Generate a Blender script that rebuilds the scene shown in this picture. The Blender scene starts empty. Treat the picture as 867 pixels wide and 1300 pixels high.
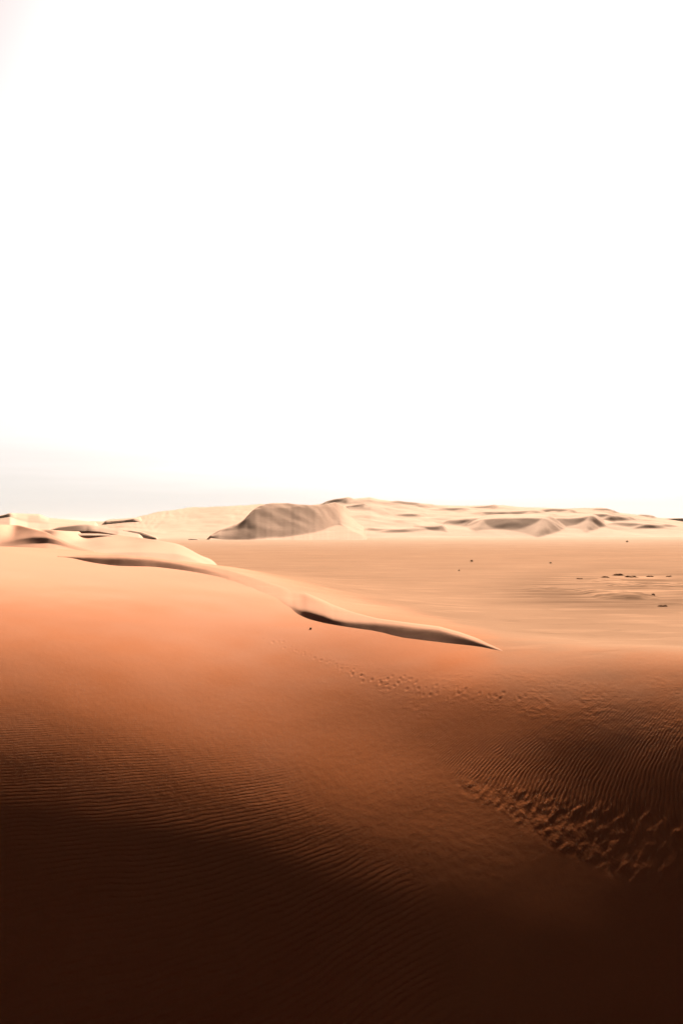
import bpy, math, random
import numpy as np

sc = bpy.context.scene
col = sc.collection
random.seed(4)

# ---------------------------------------------------------------- camera
H = 9.0            # eye height above the desert plain, metres
F = 1460.0         # focal length in photograph pixels (photo is 867 x 1300)
HZ = 665.0         # photo row of the true horizon
cd = bpy.data.cameras.new('camera')
cam = bpy.data.objects.new('camera', cd)
col.objects.link(cam)
cam.location = (0, 0, H)
cam.rotation_euler = (math.pi / 2, 0, 0)
cd.sensor_fit = 'VERTICAL'
cd.sensor_height = 24.0
cd.lens = F / 1300 * 24.0
cd.shift_y = (HZ - 650.0) / 1300.0
cd.clip_start = 0.5
cd.clip_end = 60000
sc.camera = cam

# ---------------------------------------------------------------- light
SUN_EL, SUN_AZ = math.radians(22), math.radians(10)      # ahead and to the right
sun_d = bpy.data.lights.new('sun', 'SUN')
sun_d.energy = 5.0
sun_d.angle = math.radians(3.0)
sun_d.color = (1.0, 0.95, 0.88)
sun = bpy.data.objects.new('sun', sun_d)
col.objects.link(sun)
sun.rotation_euler = (math.pi / 2 - SUN_EL, 0, math.pi - SUN_AZ)
w = bpy.data.worlds.new('World')
sc.world = w
w.use_nodes = True
wn = w.node_tree
bg = wn.nodes['Background']
sky = wn.nodes.new('ShaderNodeTexSky')
sky.sky_type = 'NISHITA'
sky.sun_disc = False
sky.sun_elevation = SUN_EL
sky.sun_rotation = SUN_AZ
sky.air_density = 0.02
sky.dust_density = 0.52
sky.ozone_density = 0.0
bg.inputs[1].default_value = 0.05
# a belt of pale dust along the horizon, a little thicker to the left, with faint level streaks
def wnode(t, **k):
    n = wn.nodes.new(t)
    for a, b in k.items(): setattr(n, a, b)
    return n
tc = wnode('ShaderNodeTexCoord')
sep = wnode('ShaderNodeSeparateXYZ')
wn.links.new(tc.outputs['Generated'], sep.inputs[0])
mp = wnode('ShaderNodeMapping'); mp.inputs['Scale'].default_value = (3, 3, 60)
wn.links.new(tc.outputs['Generated'], mp.inputs[0])
nz = wnode('ShaderNodeTexNoise'); nz.inputs['Scale'].default_value = 1.5; nz.inputs['Detail'].default_value = 4
wn.links.new(mp.outputs[0], nz.inputs['Vector'])
hx = wnode('ShaderNodeMath', operation='MULTIPLY_ADD'); hx.inputs[1].default_value = .030; hx.inputs[2].default_value = -.015
wn.links.new(nz.outputs['Fac'], hx.inputs[0])
h2 = wnode('ShaderNodeMath', operation='ADD')
wn.links.new(sep.outputs['Z'], h2.inputs[0]); wn.links.new(hx.outputs[0], h2.inputs[1])
m0 = wnode('ShaderNodeMapRange')
for k_, v_ in ((1, -.005), (2, .17), (3, 0.0), (4, 1.0)): m0.inputs[k_].default_value = v_
wn.links.new(h2.outputs[0], m0.inputs[0])
m1 = wnode('ShaderNodeMath', operation='POWER'); m1.inputs[1].default_value = 2.6
wn.links.new(m0.outputs[0], m1.inputs[0])
mr_ = wnode('ShaderNodeMath', operation='SUBTRACT'); mr_.inputs[0].default_value = 1.0
wn.links.new(m1.outputs[0], mr_.inputs[1])
mx = wnode('ShaderNodeMapRange')
for k_, v_ in ((1, -.35), (2, .35), (3, 1.92), (4, 2.36)): mx.inputs[k_].default_value = v_
wn.links.new(sep.outputs['X'], mx.inputs[0])
dc = wnode('ShaderNodeVectorMath', operation='SCALE'); dc.inputs[0].default_value = (1.0, .945, .89)
my = wnode('ShaderNodeMapRange', interpolation_type='SMOOTHSTEP')      # dust scatters forwards: dimmer away from the sun
for k_, v_ in ((1, -.3), (2, .85), (3, .07), (4, 1.0)): my.inputs[k_].default_value = v_
wn.links.new(sep.outputs['Y'], my.inputs[0])
mz = wnode('ShaderNodeMath', operation='MULTIPLY')
wn.links.new(mx.outputs[0], mz.inputs[0]); wn.links.new(my.outputs[0], mz.inputs[1])
wn.links.new(mz.outputs[0], dc.inputs['Scale'])
sm = wnode('ShaderNodeMix', data_type='RGBA')
wn.links.new(mr_.outputs[0], sm.inputs[0]); wn.links.new(sky.outputs[0], sm.inputs[6]); wn.links.new(dc.outputs[0], sm.inputs[7])
wn.links.new(sm.outputs[2], bg.inputs[0])
sc.view_settings.view_transform = 'Standard'
sc.view_settings.look = 'None'
sc.view_settings.gamma = 1.0
sc.view_settings.exposure = 3.07

# ---------------------------------------------------------------- helpers
def tag(o, label=None, cat=None, group=None, kind=None):
    for k, v in (('label', label), ('category', cat), ('group', group), ('kind', kind)):
        if v:
            o[k] = v
    return o

def vnoise(x, y, seed):
    """smooth lattice noise, -1..1"""
    rs = np.random.RandomState(seed)
    tab = rs.uniform(-1, 1, (256, 256))
    xi, yi = np.floor(x).astype(int), np.floor(y).astype(int)
    fx, fy = x - xi, y - yi
    fx = fx * fx * fx * (fx * (fx * 6 - 15) + 10)
    fy = fy * fy * fy * (fy * (fy * 6 - 15) + 10)
    a = tab[xi & 255, yi & 255]; b = tab[(xi + 1) & 255, yi & 255]
    c = tab[xi & 255, (yi + 1) & 255]; d = tab[(xi + 1) & 255, (yi + 1) & 255]
    return (a * (1 - fx) + b * fx) * (1 - fy) + (c * (1 - fx) + d * fx) * fy

def fbm(x, y, seed, octv=4, gain=0.5):
    r, a, s = 0, 1.0, 0
    for k in range(octv):
        ca, sa = math.cos(k * 1.3), math.sin(k * 1.3)
        r = r + a * vnoise((x * ca - y * sa) * 2 ** k, (x * sa + y * ca) * 2 ** k, seed + k)
        s += a; a *= gain
    return r / s

def sstep(a, b, x):
    t = np.clip((x - a) / (b - a), 0, 1)
    return t * t * (3 - 2 * t)

def grid_mesh(name, X, Y, Z, attrs=None):
    n, m = X.shape
    me = bpy.data.meshes.new(name)
    me.vertices.add(n * m)
    me.vertices.foreach_set('co', np.stack([X, Y, Z], -1).astype(np.float32).ravel())
    i = np.arange(n - 1)[:, None] * m + np.arange(m - 1)[None, :]
    f = np.stack([i, i + m, i + m + 1, i + 1], -1).reshape(-1, 4)
    # faces must look up
    a = np.array([X[0, 0], Y[0, 0]]); b = np.array([X[1, 0], Y[1, 0]]); c = np.array([X[0, 1], Y[0, 1]])
    if (b - a)[0] * (c - a)[1] - (b - a)[1] * (c - a)[0] < 0:
        f = f[:, ::-1]
    nf = len(f)
    me.loops.add(nf * 4)
    me.loops.foreach_set('vertex_index', f.astype(np.int32).ravel())
    me.polygons.add(nf)
    me.polygons.foreach_set('loop_start', (np.arange(nf) * 4).astype(np.int32))
    me.polygons.foreach_set('use_smooth', np.ones(nf, bool))
    me.update(calc_edges=True)
    for k, v in (attrs or {}).items():
        at = me.attributes.new(k, 'FLOAT', 'POINT')
        at.data.foreach_set('value', v.astype(np.float32).ravel())
    return me

def link(name, me, mat, parent=None):
    o = bpy.data.objects.new(name, me)
    col.objects.link(o)
    if mat:
        me.materials.append(mat)
    o.parent = parent
    return o

# ---------------------------------------------------------------- sand material
def sand_material(name, near, far, plain, bump=True):
    m = bpy.data.materials.new(name)
    m.use_nodes = True
    nt = m.node_tree
    N, Lk = nt.nodes, nt.links
    bs = N['Principled BSDF']
    bs.inputs['Roughness'].default_value = 1.0
    bs.inputs['Specular IOR Level'].default_value = 0.0
    geo = N.new('ShaderNodeNewGeometry')
    def attr(nm):
        a = N.new('ShaderNodeAttribute'); a.attribute_name = nm; return a.outputs['Fac']
    def math_(op, a, b=None, clamp=False):
        n = N.new('ShaderNodeMath'); n.operation = op; n.use_clamp = clamp
        for k, v in enumerate((a, b)):
            if v is None: continue
            if isinstance(v, (int, float)): n.inputs[k].default_value = v
            else: Lk.new(v, n.inputs[k])
        return n.outputs[0]
    def noise(scale, detail=4, vec=None, rough=.5):
        n = N.new('ShaderNodeTexNoise'); n.inputs['Scale'].default_value = scale
        n.inputs['Detail'].default_value = detail; n.inputs['Roughness'].default_value = rough
        Lk.new(vec or geo.outputs['Position'], n.inputs['Vector']); return n.outputs['Fac']
    def stretch(sx, sy, sz=1, rz=0):
        n = N.new('ShaderNodeMapping'); n.inputs['Scale'].default_value = (sx, sy, sz)
        n.inputs['Rotation'].default_value = (0, 0, rz)
        Lk.new(geo.outputs['Position'], n.inputs['Vector']); return n.outputs[0]
    def mix(f, a, b):
        n = N.new('ShaderNodeMix'); n.data_type = 'RGBA'
        Lk.new(f, n.inputs[0]) if not isinstance(f, float) else setattr(n.inputs[0], 'default_value', f)
        for k, v in ((6, a), (7, b)):
            if isinstance(v, tuple): n.inputs[k].default_value = v + (1,)
            else: Lk.new(v, n.inputs[k])
        return n.outputs[2]
    def mapr(v, a, b, c=0.0, d=1.0):
        n = N.new('ShaderNodeMapRange'); Lk.new(v, n.inputs[0])
        n.inputs[1].default_value = a; n.inputs[2].default_value = b
        n.inputs[3].default_value = c; n.inputs[4].default_value = d
        return n.outputs[0]
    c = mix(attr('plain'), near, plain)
    c = mix(attr('farness'), c, far)  # paler with farness: distance haze painted into the sand colour
    # broad tonal drift and grain
    v = mapr(noise(.06, 5), .3, .7, .95, 1.05)
    g = mapr(noise(9.0, 3), .3, .7, .96, 1.04)
    vg = math_('MULTIPLY', v, g)
    # streaks of coarser and paler sand lying across the plain
    st1 = mapr(noise(1.0, 6, stretch(.018, .06, 1, .25), .62), .46, .70)
    st2 = mapr(noise(1.0, 5, stretch(.11, .28, 1, -.3), .6), .54, .70)
    st3 = mapr(noise(1.0, 6, stretch(.2, .42, 1, .35), .65), .55, .72)
    st = math_('ADD', math_('MULTIPLY', st1, -.10), math_('MULTIPLY', st2, .22))
    st = math_('ADD', st, math_('MULTIPLY', st3, -.16))
    st = math_('MULTIPLY', st, attr('plain'))
    st = math_('ADD', 1.0, st)
    vg = math_('MULTIPLY', vg, st)
    # darker gravel crust and pale dust of the outcrop area
    dk = math_('MULTIPLY', attr('crust'), mapr(noise(1.0, 6, stretch(.03, .22), .62), .36, .6, .1, 1.0))
    vg = math_('MULTIPLY', vg, math_('SUBTRACT', 1.0, math_('MULTIPLY', dk, .55)))
    pl = math_('MULTIPLY', attr('pale'), mapr(noise(1.0, 4, stretch(.09, .6), .6), .42, .58))
    vg = math_('MULTIPLY', vg, math_('ADD', 1.0, math_('MULTIPLY', pl, 1.0)))
    cm = N.new('ShaderNodeVectorMath'); cm.operation = 'SCALE'
    Lk.new(c, cm.inputs[0]); Lk.new(vg, cm.inputs['Scale'])
    Lk.new(cm.outputs[0], bs.inputs['Base Color'])
    if bump:
        # wind ripples: asymmetric wave riding on a per-vertex phase
        ph = math_('ADD', attr('ripple_phase'), math_('MULTIPLY', noise(1.7, 3), 2.6))
        s1 = math_('SINE', ph)
        s2 = math_('MULTIPLY', math_('SINE', math_('ADD', math_('MULTIPLY', ph, 2.0), .9)), .22)
        rp = math_('ADD', s1, s2)
        brk = math_('MULTIPLY', mapr(noise(.9, 3), .3, .6, .45, 1.0), mapr(noise(2.3, 2), .34, .56, .25, 1.25))
        h = math_('MULTIPLY', math_('MULTIPLY', rp, attr('ripple_height')), brk)
        # pocked, trampled sand
        pk = math_('MULTIPLY', math_('SUBTRACT', noise(2.6, 3, stretch(1, .8, 1, .7)), .5), attr('pocked'))
        lm = math_('MULTIPLY', math_('SUBTRACT', noise(2.0, 5, stretch(1, .5, 1, .9), .6), .5), attr('lumpy'))
        fine = math_('ADD', math_('MULTIPLY', noise(14.0, 2), .005), math_('MULTIPLY', noise(2.6, 4, stretch(1, .6, 1, .4)), .012))
        tot = math_('ADD', math_('ADD', h, pk), math_('ADD', lm, fine))
        b = N.new('ShaderNodeBump'); b.inputs['Distance'].default_value = 1.0
        b.inputs['Strength'].default_value = 1.0
        Lk.new(tot, b.inputs['Height']); Lk.new(b.outputs[0], bs.inputs['Normal'])
    return m

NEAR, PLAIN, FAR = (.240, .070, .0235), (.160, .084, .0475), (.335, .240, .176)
sand = sand_material('sand', NEAR, FAR, PLAIN)

# ---------------------------------------------------------------- the near slope: spline of heights over (x/y, ln y)
HT = np.array([[-11.08,-10.57,-10.09,-9.69,-9.45,-9.43,-9.68,-10.19,-10.88,-11.56,-11.95,-11.70,-10.59,-8.60,-6.12,-3.58,-1.30,0.53,1.90,2.96,3.86,4.71,5.49,6.04,6.14,5.71,4.99,4.59,4.68,4.96],
[-11.09,-10.77,-10.48,-10.28,-10.24,-10.41,-10.86,-11.57,-12.47,-13.35,-13.92,-13.73,-12.17,-9.56,-6.80,-4.38,-2.02,-0.14,1.35,2.40,3.28,4.01,4.72,5.37,5.81,5.83,5.33,5.18,5.39,5.53],
[-11.06,-10.87,-10.72,-10.67,-10.78,-11.12,-11.74,-12.65,-13.74,-14.78,-15.44,-15.17,-13.02,-10.14,-7.32,-5.10,-2.78,-0.83,0.78,1.88,2.79,3.40,3.97,4.56,5.14,5.62,6.16,6.23,6.00,5.87],
[-10.93,-10.76,-10.62,-10.60,-10.77,-11.20,-11.97,-13.05,-14.31,-15.47,-16.09,-15.61,-13.37,-10.70,-7.79,-5.61,-3.37,-1.45,0.17,1.41,2.39,3.06,3.49,3.89,4.32,4.76,4.92,5.39,5.70,5.77],
[-10.67,-10.35,-10.07,-9.93,-10.03,-10.49,-11.35,-12.57,-13.97,-15.24,-15.93,-15.49,-13.47,-11.00,-8.41,-6.23,-4.08,-2.21,-0.67,0.58,1.73,2.63,3.23,3.69,3.67,4.18,4.28,4.08,4.58,5.03],
[-10.25,-9.66,-9.10,-8.69,-8.62,-9.07,-10.06,-11.36,-12.80,-14.21,-15.22,-15.07,-13.13,-10.69,-8.60,-6.68,-4.72,-3.10,-1.50,-0.29,0.74,1.69,2.50,3.12,4.21,3.67,4.02,3.95,3.92,3.95],
[-9.69,-8.79,-7.91,-7.17,-6.85,-7.42,-8.58,-9.89,-11.26,-12.67,-14.19,-14.33,-12.25,-10.01,-8.33,-6.58,-4.94,-3.40,-1.93,-0.58,0.42,0.97,1.65,2.01,2.37,2.52,2.51,2.57,2.62,2.53],
[-9.03,-7.88,-6.78,-5.85,-5.39,-6.39,-7.57,-8.77,-10.12,-11.43,-13.20,-12.00,-10.33,-8.85,-7.28,-5.82,-4.49,-3.00,-1.21,-0.06,0.92,1.53,1.18,1.06,0.86,0.86,0.87,0.87,0.85,0.98],
[-8.38,-7.10,-5.94,-5.13,-5.08,-6.14,-7.25,-8.45,-9.74,-11.00,-12.64,-10.95,-9.40,-7.68,-6.06,-4.42,-2.74,-0.82,-0.10,0.48,0.75,0.20,0.14,0.10,0.08,0.04,0.01,-0.01,-0.04,0.07],
[-7.87,-6.60,-5.49,-4.83,-4.97,-5.95,-7.07,-8.24,-9.53,-10.75,-12.53,-11.07,-9.40,-7.79,-6.07,-4.23,-2.25,-0.63,0.15,0.41,-0.36,-0.14,-0.06,-0.07,-0.05,-0.03,-0.02,-0.01,-0.01,-0.11],
[-7.55,-6.43,-5.43,-4.78,-4.81,-5.89,-6.98,-8.22,-9.55,-11.19,-12.84,-11.03,-9.21,-7.55,-5.66,-3.68,-1.60,-0.01,0.85,-0.13,0.01,0.10,0.03,0.02,0.02,0.02,0.01,0.01,0.02,-0.07],
[-7.42,-6.54,-5.73,-5.12,-4.97,-5.93,-7.26,-8.68,-10.39,-12.02,-12.84,-10.97,-8.59,-6.49,-4.49,-2.24,-0.37,0.95,0.44,-0.29,0.11,-0.05,-0.03,-0.01,-0.01,-0.01,-0.01,-0.01,-0.00,-0.02],
[-7.39,-6.83,-6.30,-5.95,-6.00,-6.77,-8.21,-9.80,-11.33,-12.35,-12.25,-10.56,-8.10,-5.78,-3.92,-2.26,-0.87,-0.30,-0.34,-0.22,0.03,0.01,0.03,0.03,0.01,0.01,0.01,0.00,0.01,0.01],
[-7.40,-7.18,-7.01,-7.01,-7.36,-8.20,-9.55,-11.05,-12.18,-12.44,-11.65,-9.97,-7.70,-5.42,-3.59,-2.36,-1.63,-1.26,-0.86,-0.39,-0.08,0.06,0.10,0.08,0.06,0.03,0.02,0.01,0.02,0.03]])
TH0, TH1, T0, T1 = -.40, .40, math.log(22), math.log(170)

def bweights(u, n):
    u = np.clip(u, 0, n - 3 - 1e-6)
    i = np.floor(u).astype(int); f = u - i
    return i, [(1 - f) ** 3 / 6, (3 * f ** 3 - 6 * f * f + 4) / 6, (-3 * f ** 3 + 3 * f * f + 3 * f + 1) / 6, f ** 3 / 6]

def sheet(th, y):
    i, wi = bweights((th - TH0) / (TH1 - TH0) * (HT.shape[0] - 3), HT.shape[0])
    j, wj = bweights((np.log(y) - T0) / (T1 - T0) * (HT.shape[1] - 3), HT.shape[1])
    r = 0
    for a in range(4):
        for b in range(4):
            r = r + wi[a] * wj[b] * HT[i + a, j + b]
    return r

EDGE_X = [-100, 0, 95, 290, 430, 640, 867, 1000]
EDGE_Y = [150, 150, 150, 125, 95, 80, 72, 70.]

def near_ground(x, y):
    """height of the near slope and the plain beyond it"""
    ys = np.maximum(y, 1.0)
    th = np.clip(x / ys, -.395, .395)
    p = 433 + F * th
    yb = np.interp(p, [0, 433, 650, 867], [48, 46, 43, 43])
    ye = np.interp(p, EDGE_X, EDGE_Y)
    yc = np.clip(y, yb, 169)
    z = sheet(th, yc)
    # below the frame the unseen slope falls away, shaped to keep bounce light off
    z = z - .52 * np.maximum(yb - y, 0)
    z = -44 + np.logaddexp(0, (z + 44) / 3) * 3
    drop = sstep(0, 1, (y - ye * 1.05) / (40 + .6 * ye))
    zp = np.where(z > 0, z * (1 - drop), z * (1 - drop))
    return zp

LV = (math.cos(SUN_EL) * math.sin(SUN_AZ), math.cos(SUN_EL) * math.cos(SUN_AZ), math.sin(SUN_EL))

def pixel_of(x, y, z):
    return 433 + F * x / y, HZ + F * (H - z) / y

def on_ground(px, py, fn=None, y0=34., y1=700., n=4000):
    """distance y at which the sight line through a photo pixel meets the near ground"""
    ys = np.exp(np.linspace(math.log(y0), math.log(y1), n))
    z = (fn or near_ground)((px - 433) / F * ys, ys)
    q = HZ + F * (H - z) / ys
    k = np.nonzero(q < py)[0]
    k = k[0] if len(k) else -1
    return ys[k], z[k]

# ---------------------------------------------------------------- ground mesh (one sheet out to the horizon)
cols = np.concatenate([np.linspace(-2.2, -.36, 46)[:-1], np.linspace(-.36, .36, 800), np.linspace(.36, 2.2, 46)[1:]])
rows = np.concatenate([np.exp(np.linspace(math.log(4), math.log(35), 40))[:-1],
                       np.exp(np.linspace(math.log(35), math.log(115), 500))[:-1],
                       np.exp(np.linspace(math.log(115), math.log(1000), 240))[:-1],
                       np.exp(np.linspace(math.log(1000), math.log(16000), 30))])
TH, YY = np.meshgrid(cols, rows, indexing='ij')
XX = TH * YY
ZZ = near_ground(XX, YY)
PX, PY = pixel_of(XX, YY, ZZ)
inzone = (YY > 33) & (YY < 130)

def band(lo, hi, soft_lo, soft_hi):
    """mask between two polylines given as photo points (upper, lower)"""
    a = np.interp(PX, [p[0] for p in hi], [p[1] for p in hi])
    b = np.interp(PX, [p[0] for p in lo], [p[1] for p in lo])
    return sstep(0, 1, (PY - a) / soft_hi + .5) * sstep(0, 1, (b - PY) / soft_lo + .5) * inzone

n1 = fbm(XX / 4, YY / 4, 11)
n2 = fbm(XX / 1.5, YY / 2.5, 31)
left = band([(0, 1500), (867, 1500)], [(0, 890), (200, 925), (330, 965), (450, 1060), (560, 1160), (867, 1260)], 40, 90)
left *= sstep(620, 520, PX)
right = band([(440, 870), (480, 905), (580, 985), (700, 1030), (867, 1075)],
             [(440, 850), (520, 868), (600, 880), (700, 895), (867, 890)], 26, 40)
right *= sstep(440, 520, PX) * np.clip(.8 + .8 * n1, .15, 1.2)
lump = band([(560, 990), (600, 1012), (650, 1040), (700, 1075), (780, 1110), (867, 1150), (900, 1160)],
            [(560, 985), (600, 990), (680, 1005), (760, 1020), (867, 1040)], 14, 22)
lump *= sstep(560, 600, PX)
pock = band([(300, 800), (400, 838), (455, 870), (520, 905), (620, 935), (740, 950), (867, 960)],
            [(300, 790), (400, 826), (455, 845), (520, 855), (620, 850), (740, 862), (867, 850)], 12, 16)
pock *= sstep(330, 430, PX) * np.clip(.55 + 1.1 * n2, 0, 1.3)

# crest lines of the ripples: left field runs nearly across the view, right field fans towards the view line
al = math.radians(17)
yl = np.linspace(30, 140, 400)
gl = np.cumsum(1 / np.interp(yl, [56, 62, 70, 80], [.46, .38, .27, .23])) * (yl[1] - yl[0])
phl = 2 * math.pi * np.interp(-math.tan(al) * XX + YY, yl, gl) + 5.0 * fbm(XX / 7, YY / 7, 51, 2) + 1.9 * vnoise(XX / 1.3, YY / .9, 77)
yq = np.linspace(30, 140, 400)
gq = np.cumsum(.9 * sstep(54, 68, yq)) * (yq[1] - yq[0])
phr = 2 * math.pi / .245 * (XX - np.interp(YY, yq, gq)) + 4.0 * fbm(XX / 5, YY / 6, 61, 2) + 2.1 * vnoise(XX / .7, YY / 1.1, 78)
phase = np.where(left > right, phl, phr)
gt, gr = np.gradient(ZZ, axis=0), np.gradient(ZZ, axis=1)
dty, drw = np.gradient(TH, axis=0), np.gradient(YY, axis=1)
gx = gt / (dty * YY); gy = gr / drw - gx * TH
face = (LV[2] - LV[0] * gx - LV[1] * gy) / np.sqrt(1 + gx ** 2 + gy ** 2)      # cosine to the sun; ripples made taller on faces turned from it
amp = left * np.interp(face, [-.05, .01, .1], [.020, .0022, .0016]) * np.clip(.85 + .5 * n1, .3, 1.3) + right * np.interp(face, [-.03, .02, .1], [.014, .0055, .0045])

# real relief: eroded lumps, footprints and low swells
ca, sa = math.cos(.95), math.sin(.95)
u_, v_ = XX * ca + YY * sa, -XX * sa + YY * ca
lumpz = fbm(u_ / .8 + .3 * n2, v_ / .30, 91, 3)
lumpz = np.abs(lumpz) ** .8 * np.sign(lumpz)
ZZ = ZZ + lump * lumpz * np.interp(PX, [600, 720, 800], [.006, .014, .024]) + lump * fbm(u_ / .5, v_ / .25, 95, 2) * .012
ZZ = ZZ + (YY > 34) * (YY < 300) * .025 * fbm(XX / 8, YY / 8, 71, 3)
def trail(pts, n, jit, depth):
    global ZZ
    for k in range(n):
        t = k / (n - 1) * (len(pts) - 1)
        i = min(int(t), len(pts) - 2); f = t - i
        px = pts[i][0] * (1 - f) + pts[i + 1][0] * f + random.uniform(-jit, jit) * 1.6
        py = pts[i][1] * (1 - f) + pts[i + 1][1] * f + random.uniform(-jit, jit) * .6
        y, z = on_ground(px, py)
        x = (px - 433) / F * y
        i0 = np.searchsorted(cols, (x - 1) / y); i1 = np.searchsorted(cols, (x + 1) / y)
        j0 = np.searchsorted(rows, y - 1); j1 = np.searchsorted(rows, y + 1)
        dx, dy = XX[i0:i1, j0:j1] - x, YY[i0:i1, j0:j1] - y
        sx, sy = random.uniform(.05, .09), random.uniform(.10, .20)
        q = (dx / sx) ** 2 + (dy / sy) ** 2
        ZZ[i0:i1, j0:j1] += depth * random.uniform(.6, 1.2) * (-1.3 * np.exp(-q / 2) + .55 * np.exp(-(np.sqrt(q) - 2.1) ** 2 * 1.5))
trail([(330, 806), (370, 822), (410, 838), (455, 858), (500, 872), (560, 885)], 42, 6, .020)
trail([(440, 852), (480, 862), (505, 862), (540, 874), (600, 880), (660, 884)], 46, 9, .020)

pr_ = YY / np.interp(PX, EDGE_X, EDGE_Y) + .06 * n1
lo_ = np.interp(PX, [430, 640], [1.0, .80]); hi_ = np.interp(PX, [430, 640], [1.5, 1.15])
plain = sstep(0, 1, (pr_ - lo_) / (hi_ - lo_))
plain[YY > 300] = 1
far_ = np.maximum(sstep(300, 1000, YY) * .6, .36 * sstep(58, 120, YY + 6 * n1) * (1 - plain))  # painted haze far out, paler crest sand up the near slope
crust = sstep(0, 1, 1.25 - np.sqrt(((PX - 800) / 190) ** 2 + ((PY - 750) / 32) ** 2)) * (PY > 690) * (YY > 100)
pale = sstep(0, 1, 1.2 - np.sqrt(((PX - 790) / 110) ** 2 + ((PY - 745) / 20) ** 2)) * (YY > 100)
cr = crust * fbm(XX / 7, YY / 12, 121, 4)
ZZ = ZZ + np.maximum(cr - .15, 0) * .9
ZZ = ZZ + plain * (YY < 1500) * .12 * fbm(XX / 25, YY / 30, 131, 4)
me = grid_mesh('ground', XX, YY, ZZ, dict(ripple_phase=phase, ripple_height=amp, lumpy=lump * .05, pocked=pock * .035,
                                           plain=plain, farness=far_, crust=crust, pale=pale))
ground = link('ground', me, sand)
tag(ground, kind='structure', label='orange sand slope rippled by the wind in front of a wide sandy plain')
# behind the viewpoint an unseen strip of floor, cut short to limit bounce light
bx = np.linspace(-260, 260, 61)
by = np.linspace(0, 1, 20) * -90 + 4.0
BX, BY = np.meshgrid(bx, by, indexing='ij')
bz = near_ground(np.clip(BX, -8, 8), np.full_like(BX, 4.0))
zz = np.full_like(BX, 0.0) + near_ground(BX * 0, BY * 0 + 4.0)
me = grid_mesh('ground', BX, BY, zz)
tag(link('ground', me, sand), kind='structure')

# ---------------------------------------------------------------- dunes lofted across their crest
def smooth1(a, k, axis):
    if k < 1: return a
    for _ in range(k):
        b = np.copy(a)
        sl = [slice(None)] * a.ndim
        s0, s1, s2 = list(sl), list(sl), list(sl)
        s0[axis], s1[axis], s2[axis] = slice(0, -2), slice(1, -1), slice(2, None)
        b[tuple(s1)] = (a[tuple(s0)] + 2 * a[tuple(s1)] + a[tuple(s2)]) / 4
        a = b
    return a

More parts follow.
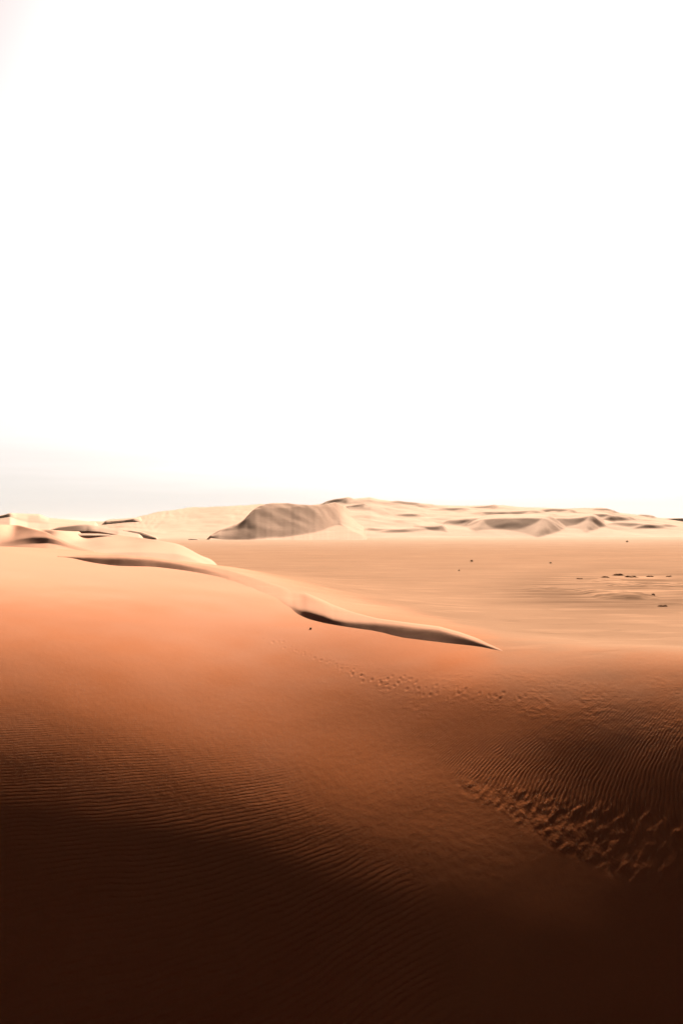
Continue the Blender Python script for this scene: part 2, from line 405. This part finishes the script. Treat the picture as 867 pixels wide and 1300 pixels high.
def loft(name, st, back=(.12, 40), step=1.0, ksm=6, brink_sm=5, attrs=None, wob=0.0, seed=1, label=None, nback=14, sk=60, solve=None, relief=0, apron=.05, sink=10):
    """st rows: photo column, foot row, brink row, top row, foot distance (None: on the near ground), lee slope, upper slope"""
    st = sorted(st, key=lambda r: r[0])
    px = np.arange(st[0][0], st[-1][0] + step * .5, step)
    st = [tuple(r[:4]) + ((762 / (1 + (r[1] - HZ) / F / .08)) if r[4] == 'a' else r[4],) + tuple(r[5:]) for r in st]
    A = np.array([[v if v is not None else 0 for v in r] for r in st], float)
    foot, brink, top, yf, sg, tu = [smooth1(np.interp(px, A[:, 0], A[:, k]), ksm, 0) for k in range(1, 7)]
    brink = np.minimum(brink, foot - .05); top = np.minimum(top, brink - .02)
    if wob:
        sc_ = np.clip((foot - brink) / 4, 0, 1)
        brink = brink + fbm(px / 22, px * 0 + seed, seed, 3) * wob * sc_
        foot = foot + .5 * fbm(px / 15, px * 0 + 9, seed + 3, 3) * wob * sc_
    if st[0][4] is None:
        yf = smooth1(np.array([on_ground(p_, q_, n=1500)[0] for p_, q_ in zip(px, foot)]), 120, 0)
    th = (px - 433) / F
    if solve is None: solve = st[0][4] is None or yf.mean() < 400
    def climb(ya, za, row, want):
        if not solve:
            u = (row - HZ) / F
            d = smooth1(np.clip((H - za - u * ya) / np.maximum(u + want, .006), 0, 400), 8, 0)
            return ya + d, H - u * (ya + d)
        """go up from the line (ya, za) to the photo row with the slope that turns the face this far from the sun"""
        xa = th * ya
        tx, ty, tz = [smooth1(np.gradient(v), 90, 0) for v in (xa, ya, za)]
        cand = np.linspace(-.02, .85, 220)[None, :]
        nx = ty[:, None] * cand - tz[:, None]
        ny = tz[:, None] * th[:, None] - tx[:, None] * cand
        nz_ = (tx - ty * th)[:, None]
        nl = (nx * LV[0] + ny * LV[1] + nz_ * LV[2]) / np.sqrt(nx * nx + ny * ny + nz_ * nz_)
        tgt = (LV[2] - .927 * want) / np.sqrt(1 + want ** 2)
        u = (row - HZ) / F
        bad = cand < (-u[:, None] + .012)
        k = np.argmin(np.abs(nl - tgt[:, None]) + bad * 9, axis=1)
        s_ = smooth1(cand[0][k], sk, 0)
        d = np.clip((H - za - u * ya) / np.maximum(u + s_, .006), 0, 400)
        return ya + d, H - u * (ya + d)
    zf = H - (foot - HZ) / F * yf - (.07 if st[0][4] is None else 0)
    yb, zb = climb(yf, zf, brink, sg)
    yt, zt = climb(yb, zb, top, tu)
    la = np.maximum(zf + 1.2, .5) / apron
    P = [(yf - la * f, zf - apron * la * f) for f in (1.0, .75, .5, .3, .15, .06, .02)]
    for f in np.linspace(0, 1, 16): P.append((yf + (yb - yf) * f, zf + (zb - zf) * f))
    for f in np.linspace(0, 1, 16)[1:]: P.append((yb + (yt - yb) * f, zb + (zt - zb) * f))
    for f in np.linspace(0, 1, nback)[1:]: P.append((yt + back[1] * f, zt - back[0] * back[1] * (f * .6 + .4 * f * f)))
    Yg = np.array([p[0] for p in P]).T; Zg = np.array([p[1] for p in P]).T
    wk = sstep(9, 17, np.arange(Yg.shape[1], dtype=float))[None, :]        # round the brink, keep the foot crisp
    Yg = Yg + wk * (smooth1(Yg, brink_sm, 1) - Yg); Zg = Zg + wk * (smooth1(Zg, brink_sm, 1) - Zg)
    if sink:
        e_ = np.minimum(px - px[0], px[-1] - px) / sink
        e_ = sstep(0, 1, e_)[:, None]
        Zg = Zg - 2.5 * (1 - e_) if apron == .5 else Zg * e_ - 1.5 * (1 - e_)
    Xg = th[:, None] * Yg
    if relief:
        up = sstep(7, 14, np.arange(Zg.shape[1], dtype=float))[None, :]
        Zg = Zg + up * relief * (fbm(Xg / 34, Yg / 26 + Xg / 60, seed + 40, 3) + .25 * fbm(Xg / 9, Yg / 9, seed + 50, 2))
    at = {k: np.full(Xg.shape, v) for k, v in (attrs or {}).items()}
    o = link(name, grid_mesh(name, Xg, Yg, Zg, at), sand)
    tag(o, kind='structure', label=label)
    return px, Yg, Zg

def depth_on(lf, p, q):
    px, Yg, Zg = lf
    i = int(np.abs(px - p).argmin())
    pr = HZ + F * (H - Zg[i]) / Yg[i]
    k = np.nonzero(pr < q)[0]
    return float(Yg[i][k[0] if len(k) else -1])

# the long sinuous dune whose lee faces make the two brown streaks
loft('sand_dune', [
    (60, 706.5, 706.0, 705.5, None, .1, .02),
    (88, 708.0, 707.0, 705.4, None, .33, .02),
    (113, 714, 706.8, 703.5, None, .36, .02),
    (148, 719, 707.2, 703, None, .345, .02),
    (194, 719.5, 710, 706.5, None, .34, .02),
    (232, 724, 717, 713, None, .31, .03),
    (262, 730, 723, 717, None, .22, .03),
    (290, 738, 731, 722, None, .12, .04),
    (319, 752, 742, 730, None, .07, .05),
    (350, 768, 757, 739.5, None, .07, .05),
    (370, 779, 769, 745.5, None, .12, .05),
    (380, 782, 772.5, 749, None, .30, .06),
    (390, 785.5, 773.8, 752, None, .52, .06),
    (410, 791, 780, 761, None, .50, .05),
    (423, 794, 785, 767, None, .44, .04),
    (441, 797.5, 788, 773, None, .37, .04),
    (478, 803, 791, 784.5, None, .375, .03),
    (506, 811, 794, 789, None, .365, .03),
    (556, 817, 800, 796, None, .365, .03),
    (582, 819.5, 807, 803, None, .39, .03),
    (606, 822, 815, 811, None, .42, .03),
    (622, 825, 821.0, 818.5, None, .42, .03),
    (640, 829.5, 827.5, 826, None, .25, .03),
    (662, 834, 833, 832.5, None, .08, .02)],
    back=(.10, 45), step=.8, ksm=9, brink_sm=12, wob=.5, seed=5, apron=.4, attrs=dict(farness=.28, plain=.35), sink=14,
    label='long low dune with two brown shaded hollows running down to the plain')

loft('sand_dune', [
    (-420, 697, 691, 668, 200, .16, .2),
    (-60, 697, 691, 662, 200, .16, .2),
    (0, 695, 690, 662.5, 200, .16, .18),
    (25, 691.5, 683, 664.5, 200, .24, .16),
    (44, 690, 681, 670, 200, .36, .14),
    (60, 689.5, 682, 674.5, 200, .44, .10),
    (71, 691, 685, 681, 200, .3, .06),
    (90, 696, 693, 690, 200, .12, .04),
    (130, 706, 704, 702, 200, .05, .03)],
    back=(.12, 80), step=1.0, ksm=12, brink_sm=7, attrs=dict(farness=.42), apron=.12,
    label='smooth orange dune at the left edge with a small dark dip at its foot')

FA = dict(farness=.6, plain=.5)
rise = loft('sand_dune', [
    (-420, 707, 692, 674, 215, .02, .03), (-60, 705, 690, 668, 215, .02, .03), (30, 705, 690, 668, 215, .02, .03), (80, 704, 690, 672.5, 215, .02, .03), (130, 702, 690, 675, 215, .02, .03),
    (180, 701, 692, 682, 220, .02, .03), (220, 703, 696, 688.5, 225, .015, .02), (260, 706, 701, 697, 225, .01, .01), (310, 710, 708, 707, 225, .01, .01)],
    back=(.05, 120), step=1.5, ksm=14, attrs=dict(farness=.5, plain=.1), apron=.12, sink=90, label='low pale swell of sand between the orange dune and the plain')
def D(q, p=100): return depth_on(rise, p, q)
loft('sand_dune', [
    (52, 675.5, 674.6, 673.6, D(676), .1, .03),
    (64, 674.5, 673, 672, D(675), .32, .03),
    (76, 674.2, 669, 668.2, D(675), .34, .03),
    (95, 674.2, 666.6, 665.8, D(675), .33, .03),
    (110, 674.2, 666.2, 665.2, D(675), .32, .03),
    (125, 675, 669, 667.2, D(676), .14, .03),
    (150, 679, 675, 672, D(680), .06, .03),
    (190, 686, 684, 680, D(680), .04, .03)],
    back=(.06, 120), step=.8, ksm=4, attrs=FA, apron=.5, sink=14,
    label='small dune with a brown shaded face left of the big pale dune')
loft('sand_dune', [
    (58, 677, 675.5, 674.5, D(678), .2, .03), (75, 679, 677.0, 676, D(679.5), .24, .03), (100, 680, 678.4, 677, D(680.5), .22, .03),
    (125, 680, 678.8, 677.2, D(680.5), .22, .03), (138, 681, 679.3, 678.2, D(681.5), .24, .03), (150, 684, 682.5, 681.5, D(684), .24, .03), (165, 687, 686, 685, D(686), .2, .03)],
    back=(.05, 60), step=.8, ksm=3, attrs=FA, apron=.5, sink=8, label='thin pale dune rim edged by a brown line in front of the small dune')
loft('sand_dune', [
    (-350, 668, 664, 661, 600, .1, .05), (-40, 665, 660, 656, 600, .2, .05), (0, 658, 655, 654, 600, .36, .05), (4, 657.4, 654.2, 653.4, 600, .38, .05), (13, 656, 651.6, 651, 600, .34, .05),
    (20, 659, 653, 651.2, 600, .16, .05), (35, 663, 654, 651.8, 600, .13, .05), (50, 664, 655, 652, 600, .12, .05), (62, 664, 660, 657, 600, .06, .04), (100, 667, 663, 660, 600, .04, .03),
    (140, 672, 668, 664, 600, .03, .03)],
    back=(.06, 150), step=.8, ksm=3, attrs=FA, apron=.05, sink=20, label='low peach dune on the skyline at the far left')
# big pale dune on the left of the massif
pale_dune = loft('sand_dune', [
    (-400, 684, 678, 668, 690, .03, .03), (-80, 684, 674, 664, 690, .03, .03), (60, 684, 674, 662, 690, .03, .03), (130, 684, 671, 661.5, 690, .03, .03), (160, 684, 670, 660, 690, .04, .04), (185, 684, 668, 652, 690, .04, .05), (204, 684.4, 666, 648, 700, .045, .05),
    (241, 684.5, 664, 643.5, 710, .05, .05), (290, 685, 663, 641, 720, .06, .06), (330, 685, 662, 638.5, 730, .06, .06), (380, 684, 662, 640, 740, .06, .06),
    (420, 684, 662, 638, 740, .06, .06), (450, 684, 664, 645, 740, .05, .05), (500, 685, 675, 662, 740, .04, .04), (560, 686, 683, 680, 740, .03, .03)],
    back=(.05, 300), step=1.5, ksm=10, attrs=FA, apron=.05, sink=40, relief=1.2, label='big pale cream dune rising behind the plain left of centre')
D2 = depth_on(pale_dune, 150, 664.5)
loft('sand_dune', [
    (128, 663, 662.4, 661.8, D2, .1, .03), (140, 663.8, 661.6, 658.8, D2, .34, .04), (158, 663, 660.2, 658, D2, .36, .04), (170, 660.5, 658.5, 657, D2, .32, .04),
    (185, 664, 660, 655, D2, .05, .03)],
    back=(.06, 150), step=.8, ksm=2, attrs=FA, apron=.5, sink=8, label='tiny dune with a thin dark edge at the left end of the pale dune')

loft('sand_dune', [
    (150, 674, 673, 672.4, 660, .1, .03), (167, 675.4, 673.6, 673, 660, .36, .03), (180, 678, 675.7, 675, 660, .36, .03), (191, 681.5, 679.8, 679, 660, .36, .03),
    (205, 685, 684.4, 683.5, 660, .1, .03)],
    back=(.03, 90), step=.7, ksm=2, attrs=FA, apron=.5, sink=8, label='thin curved dune rim below the pale dune')
loft('sand_dune', [
    (236, 686, 685, 684.6, 640, .2, .03), (243, 686, 684, 683.4, 640, .38, .03), (250, 686, 684.4, 683.8, 640, .36, .03), (256, 687, 686.4, 686, 640, .2, .03)],
    back=(.03, 40), step=.6, ksm=1, attrs=FA, apron=.5, sink=4, label='small dark edged mound of sand at the foot of the pale dune')
# shaded dune
shaded = loft('sand_dune', [
    (258, 682.5, 682, 681.5, 'a', .1, .03), (268, 683.5, 679.5, 679, 'a', .2, .05), (278, 685, 673.5, 673, 'a', .2, .05), (290, 685.3, 669.5, 668.9, 'a', .25, .05), (302, 685.5, 665.5, 664.8, 'a', .28, .05),
    (310, 685.4, 660, 659, 'a', .335, .08), (317, 685.2, 653, 651, 'a', .335, .12), (323, 685, 648.5, 645.5, 'a', .335, .2), (333, 684.3, 646, 640.3, 'a', .335, .25), (345, 683.2, 645, 638.2, 'a', .335, .25), (365, 681.2, 644, 639, 'a', .335, .2), (380, 679.5, 643, 640.5, 'a', .335, .2),
    (400, 676, 643, 641, 'a', .335, .28), (412, 672.5, 643, 639.5, 'a', .335, .26), (422, 668, 645, 638, 'a', .335, .26), (429, 666, 650, 638.5, 'a', .28, .22), (434, 668, 656, 641, 'a', .12, .08), (445, 674, 664, 648, 'a', .05, .04), (470, 684, 680, 672, 'a', .03, .03)],
    back=(.03, 200), step=.8, ksm=9, attrs=FA, wob=1.8, seed=9, relief=.8, sk=220, apron=.08, brink_sm=3, label='large dune whose wide brown shaded face fills the centre left of the skyline')



# ---------------------------------------------------------------- the dune massif on the right
MX = [290, 380, 412, 425, 440, 450, 470, 480, 500, 520, 545, 600, 640, 660, 700, 740, 770, 780, 800, 820, 835, 867, 930, 1000]
MT = [662, 650, 638, 635, 633.5, 633, 631.5, 634, 637, 638, 641, 642, 641.5, 643.5, 645, 644.5, 646.5, 650, 652, 655, 657.5, 663, 668, 670]
def massif(x, y):
    p = 433 + F * x / y
    zt = H - (np.interp(p, MX, MT) - HZ) / F * 1150
    y0 = np.interp(p, [380, 560, 867, 1000], [720, 740, 780, 800])
    f = np.clip((y - y0) / (1150 - y0), -.2, 1.6)
    z = np.where(f < 1, -1.0 + (zt + 1.0) * (1.25 * np.clip(f, 0, 1) - .25 * np.clip(f, 0, 1) ** 2) + 12 * np.minimum(f, 0), zt - (f - 1) * 30)
    e = np.clip(f * 3, 0, 1) * np.clip((1.1 - f) * 4, 0, 1)
    z = z + e * (3.2 * fbm(x / 60, y / 110, 201, 3) + 1.2 * fbm(x / 24 + .01 * y, y / 50, 211, 3))
    return z
mc = (np.arange(330, 960, 1.0) - 433) / F
mr = np.concatenate([np.arange(700, 1160, 1.5), np.arange(1160, 1500, 20)])
MTH, MY = np.meshgrid(mc, mr, indexing='ij')
MXX = MTH * MY
MZ = massif(MXX, MY)
BAR = [  # column, foot row, width px, height px, curvature, turn (rad)
    (645, 673, 76, 12, .35, .12), (713, 669, 60, 9.5, .30, .1), (612, 645.5, 26, 2.6, .3, .2),
    (700, 651, 40, 4, .3, .1), (640, 655, 60, 5, .3, .1), (746, 656, 46, 4, .4, -.3), (551, 674, 26, 4.5, .5, .4),
    (520, 656, 24, 2.5, .4, .2), (452, 644, 18, 2.4, .4, .3), (426, 638, 26, 3.5, .3, .3), (516, 640.5, 34, 3, .3, .1),
    (765, 648, 22, 2, .3, 0), (818, 656, 14, 2, .3, 0), (575, 666, 34, 3.5, .5, -.2), (470, 674, 40, 3.2, .5, -.4), (790, 668, 40, 4, .4, -.4), (575, 648, 26, 2.4, .4, .2)]
BUMP = MZ * 0
for (px, py, wpx, hpx, cv, turn) in BAR:
    y, z = on_ground(px, py, massif, 700., 1200.)
    x = (px - 433) / F * y
    w_, h_ = wpx * y / F / 2, hpx * y / F
    wd = -math.pi / 2 - .35 + turn
    dx, dy = math.cos(wd), math.sin(wd)
    # foot sits at (x, y); crest line lies h/.6 up-wind of it
    qx, qy = MXX - x, MY - y
    d = qx * dx + qy * dy
    v = (-qx * dy + qy * dx) / w_
    av = np.abs(v)
    hh = h_ * (1 + .22 * np.clip(v, -1.2, 1.2)) * (1 - sstep(1.0, 1.9, av + .12 * fbm(MXX / 14, MY / 20, 301, 2)))
    drop = h_ * .98 * np.clip(1 - v * v, 0, 1) ** .65
    sl = .25
    crest = h_ / sl
    dd = d + crest + cv * w_ * .8 * v * v + 2.5 * fbm(MXX / 16, MY / 16, 300, 2)
    run = drop / sl
    face = np.where(dd < run, hh - sl * dd, hh - drop - .11 * (dd - run))
    wind = hh + .04 * np.minimum(dd, 0)
    BUMP = np.maximum(BUMP, np.where(dd > 0, face, wind))
MZ = smooth1(smooth1(MZ + BUMP, 3, 0), 4, 1)
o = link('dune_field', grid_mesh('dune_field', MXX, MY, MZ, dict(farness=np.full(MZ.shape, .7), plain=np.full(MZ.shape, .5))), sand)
tag(o, kind='structure', label='pale dune field along the horizon with small crescent shaped brown hollows')
loft('sand_dune', [(828, 662, 659, 656, 1400, .3, .1), (845, 664, 658.5, 657.5, 1400, .5, .1), (867, 668, 658, 657.5, 1400, .5, .1), (940, 672, 658, 657, 1400, .5, .1)],
     back=(.05, 300), step=2, ksm=2, attrs=dict(farness=1.0), apron=.05, label='distant brown shaded dune at the right edge of the skyline')

# ---------------------------------------------------------------- small things out on the plain
def flat_mat(name, c, rough=.95):
    m = bpy.data.materials.new(name); m.use_nodes = True
    nt = m.node_tree; b = nt.nodes['Principled BSDF']
    b.inputs['Roughness'].default_value = rough; b.inputs['Specular IOR Level'].default_value = 0
    n = nt.nodes.new('ShaderNodeTexNoise'); n.inputs['Scale'].default_value = 3; n.inputs['Detail'].default_value = 5
    g = nt.nodes.new('ShaderNodeNewGeometry'); nt.links.new(g.outputs['Position'], n.inputs['Vector'])
    x = nt.nodes.new('ShaderNodeMix'); x.data_type = 'RGBA'
    x.inputs[6].default_value = tuple(v * .7 for v in c) + (1,); x.inputs[7].default_value = tuple(v * 1.25 for v in c) + (1,)
    nt.links.new(n.outputs['Fac'], x.inputs[0]); nt.links.new(x.outputs[2], b.inputs['Base Color'])
    return m
rock_m = flat_mat('weathered_rock', (.16, .08, .042))
twig_m = flat_mat('dry_shrub', (.11, .075, .04))

def place(p, q):
    y, z = on_ground(p, q)
    return (p - 433) / F * y, y, z

def ledge(p, q, wpx, hpx, label, seed):
    """low weathered ledge: a rough slab with a broken edge, thicker on its near side"""
    x, y, z = place(p, q)
    w_, h_, d_ = wpx * y / F / 2, hpx * y / F, wpx * y / F * .55
    rs = random.Random(seed)
    n, m = 22, 5
    V, Fc = [], []
    for j in range(m):
        f = j / (m - 1)
        for i in range(n):
            a = 2 * math.pi * i / n
            rr = (1 - .55 * f ** 1.6) * (1 + .22 * rs.uniform(-1, 1) * (1 - .4 * f))
            V.append((math.cos(a) * w_ * rr, math.sin(a) * d_ * rr, -.25 + (h_ + .25) * (f ** .6) * (1 + .25 * rs.uniform(-1, 1))))
    for j in range(m - 1):
        for i in range(n):
            i2 = (i + 1) % n
            Fc.append((j * n + i, j * n + i2, (j + 1) * n + i2, (j + 1) * n + i))
    V.append((0, 0, h_ * .95))
    for i in range(n):
        Fc.append(((m - 1) * n + i, (m - 1) * n + (i + 1) % n, len(V) - 1))
    me = bpy.data.meshes.new('rock_ledge'); me.from_pydata(V, [], Fc); me.update()
    o = link('rock_ledge', me, rock_m)
    o.location = (x, y, z); o.rotation_euler = (0, 0, rs.uniform(-.2, .2))
    tag(o, label, 'rock', 'low rock ledges out on the plain')
ledge(784, 730.5, 17, 1.7, 'tallest dark rock ledge of the outcrop at the right of the plain', 1)
ledge(800, 732.5, 20, 1.1, 'wide flat dark rock ledge just right of the tallest ledge', 2)
ledge(767, 733, 14, .9, 'thin rock ledge just left of the tallest ledge', 3)
ledge(824, 732, 12, .8, 'small rock ledge beyond the right end of the wide flat ledge', 4)
ledge(848, 732, 10, .7, 'rightmost small rock ledge of the row', 5)
ledge(735, 735, 12, .8, 'leftmost low rock ledge of the row', 6)
ledge(828, 756, 6, 1.8, 'small dark rock standing among pale streaks in front of the ledges', 7)
ledge(840, 769.5, 16, .8, 'low brown rock ledge nearest the viewer at the right', 8)

def stone(p, q, wpx, label, seed):
    x, y, z = place(p, q)
    import bmesh
    bm = bmesh.new(); bmesh.ops.create_icosphere(bm, subdivisions=2, radius=wpx * y / F / 2)
    rs = random.Random(seed)
    for v in bm.verts:
        v.co *= 1 + rs.uniform(-.16, .16); v.co.z *= .62
    me = bpy.data.meshes.new('stone'); bm.to_mesh(me); bm.free()
    o = link('stone', me, rock_m); o.location = (x, y, z + .05)
    tag(o, label, 'stone')
stone(394, 798.5, 3.2, 'small dark stone lying alone on the sand in front of the brown dune hollow', 3)

def shrub(p, q, wpx, hpx, label, seed):
    x, y, z = place(p, q)
    R_, h_ = wpx * y / F / 2, hpx * y / F
    rs = random.Random(seed)
    def blades(n, leaf):
        V, Fc = [], []
        for _ in range(n):
            a = rs.uniform(0, 6.28); t = rs.uniform(.1, 1) ** .7
            tip = (math.cos(a) * R_ * t, math.sin(a) * R_ * t, h_ * (1.05 - .75 * t * t) * rs.uniform(.7, 1.05))
            w2 = .03 * R_ if not leaf else .09 * R_
            if leaf:
                b0 = [c * rs.uniform(.75, .95) for c in tip]
                b0[2] = max(b0[2], .05 * h_)
            else:
                b0 = (tip[0] * .08, tip[1] * .08, -.05)
            px_, py_ = -math.sin(a) * w2, math.cos(a) * w2
            i = len(V)
            V += [(b0[0] - px_, b0[1] - py_, b0[2]), (b0[0] + px_, b0[1] + py_, b0[2]), (tip[0] + px_ * .4, tip[1] + py_ * .4, tip[2]), (tip[0] - px_ * .4, tip[1] - py_ * .4, tip[2])]
            Fc.append((i, i + 1, i + 2, i + 3))
        me = bpy.data.meshes.new('tuft'); me.from_pydata(V, [], Fc); me.update()
        return me
    root = bpy.data.objects.new('desert_shrub', None); col.objects.link(root)
    root.location = (x, y, z); tag(root, label, 'shrub', 'dry shrubs out on the plain')
    link('stem', blades(26, False), twig_m, root)
    link('foliage', blades(150, True), twig_m, root)
shrub(598, 713.5, 6, 3, 'darkest lone dry shrub in the middle of the open plain', 1)
shrub(582, 725, 4, 2, 'faint small shrub nearer and left of the darkest lone shrub', 2)
shrub(698, 715.5, 5, 2, 'small dry shrub far out on the plain right of centre', 3)
shrub(795, 688.5, 6, 2.2, 'distant shrub near the foot of the right hand dunes', 4)
shrub(220, 699.5, 3, 2.2, 'left one of two tiny tufts beyond the sinuous dune', 5)
shrub(231, 699.5, 4, 2.4, 'right one of two tiny tufts beyond the sinuous dune', 6)

# ---------------------------------------------------------------- haze: warm dusty air over the whole place
hm = bpy.data.materials.new('haze')
hm.use_nodes = True
hn = hm.node_tree
hn.nodes.remove(hn.nodes['Principled BSDF'])
pv = hn.nodes.new('ShaderNodeVolumePrincipled')
pv.inputs['Color'].default_value = (1.0, .76, .52, 1)
pv.inputs['Density'].default_value = 0.0000145
pv.inputs['Anisotropy'].default_value = 0.0
hn.links.new(pv.outputs[0], hn.nodes['Material Output'].inputs['Volume'])
xs, ys, zs = (-36500, 36500), (-120, 16500), (-47, 46)
vv = [(x, y, z) for x in xs for y in ys for z in zs]
hme = bpy.data.meshes.new('haze')
hme.from_pydata(vv, [], [(0, 1, 3, 2), (4, 6, 7, 5), (0, 4, 5, 1), (2, 3, 7, 6), (0, 2, 6, 4), (1, 5, 7, 3)])
tag(link('haze', hme, hm), kind='stuff')
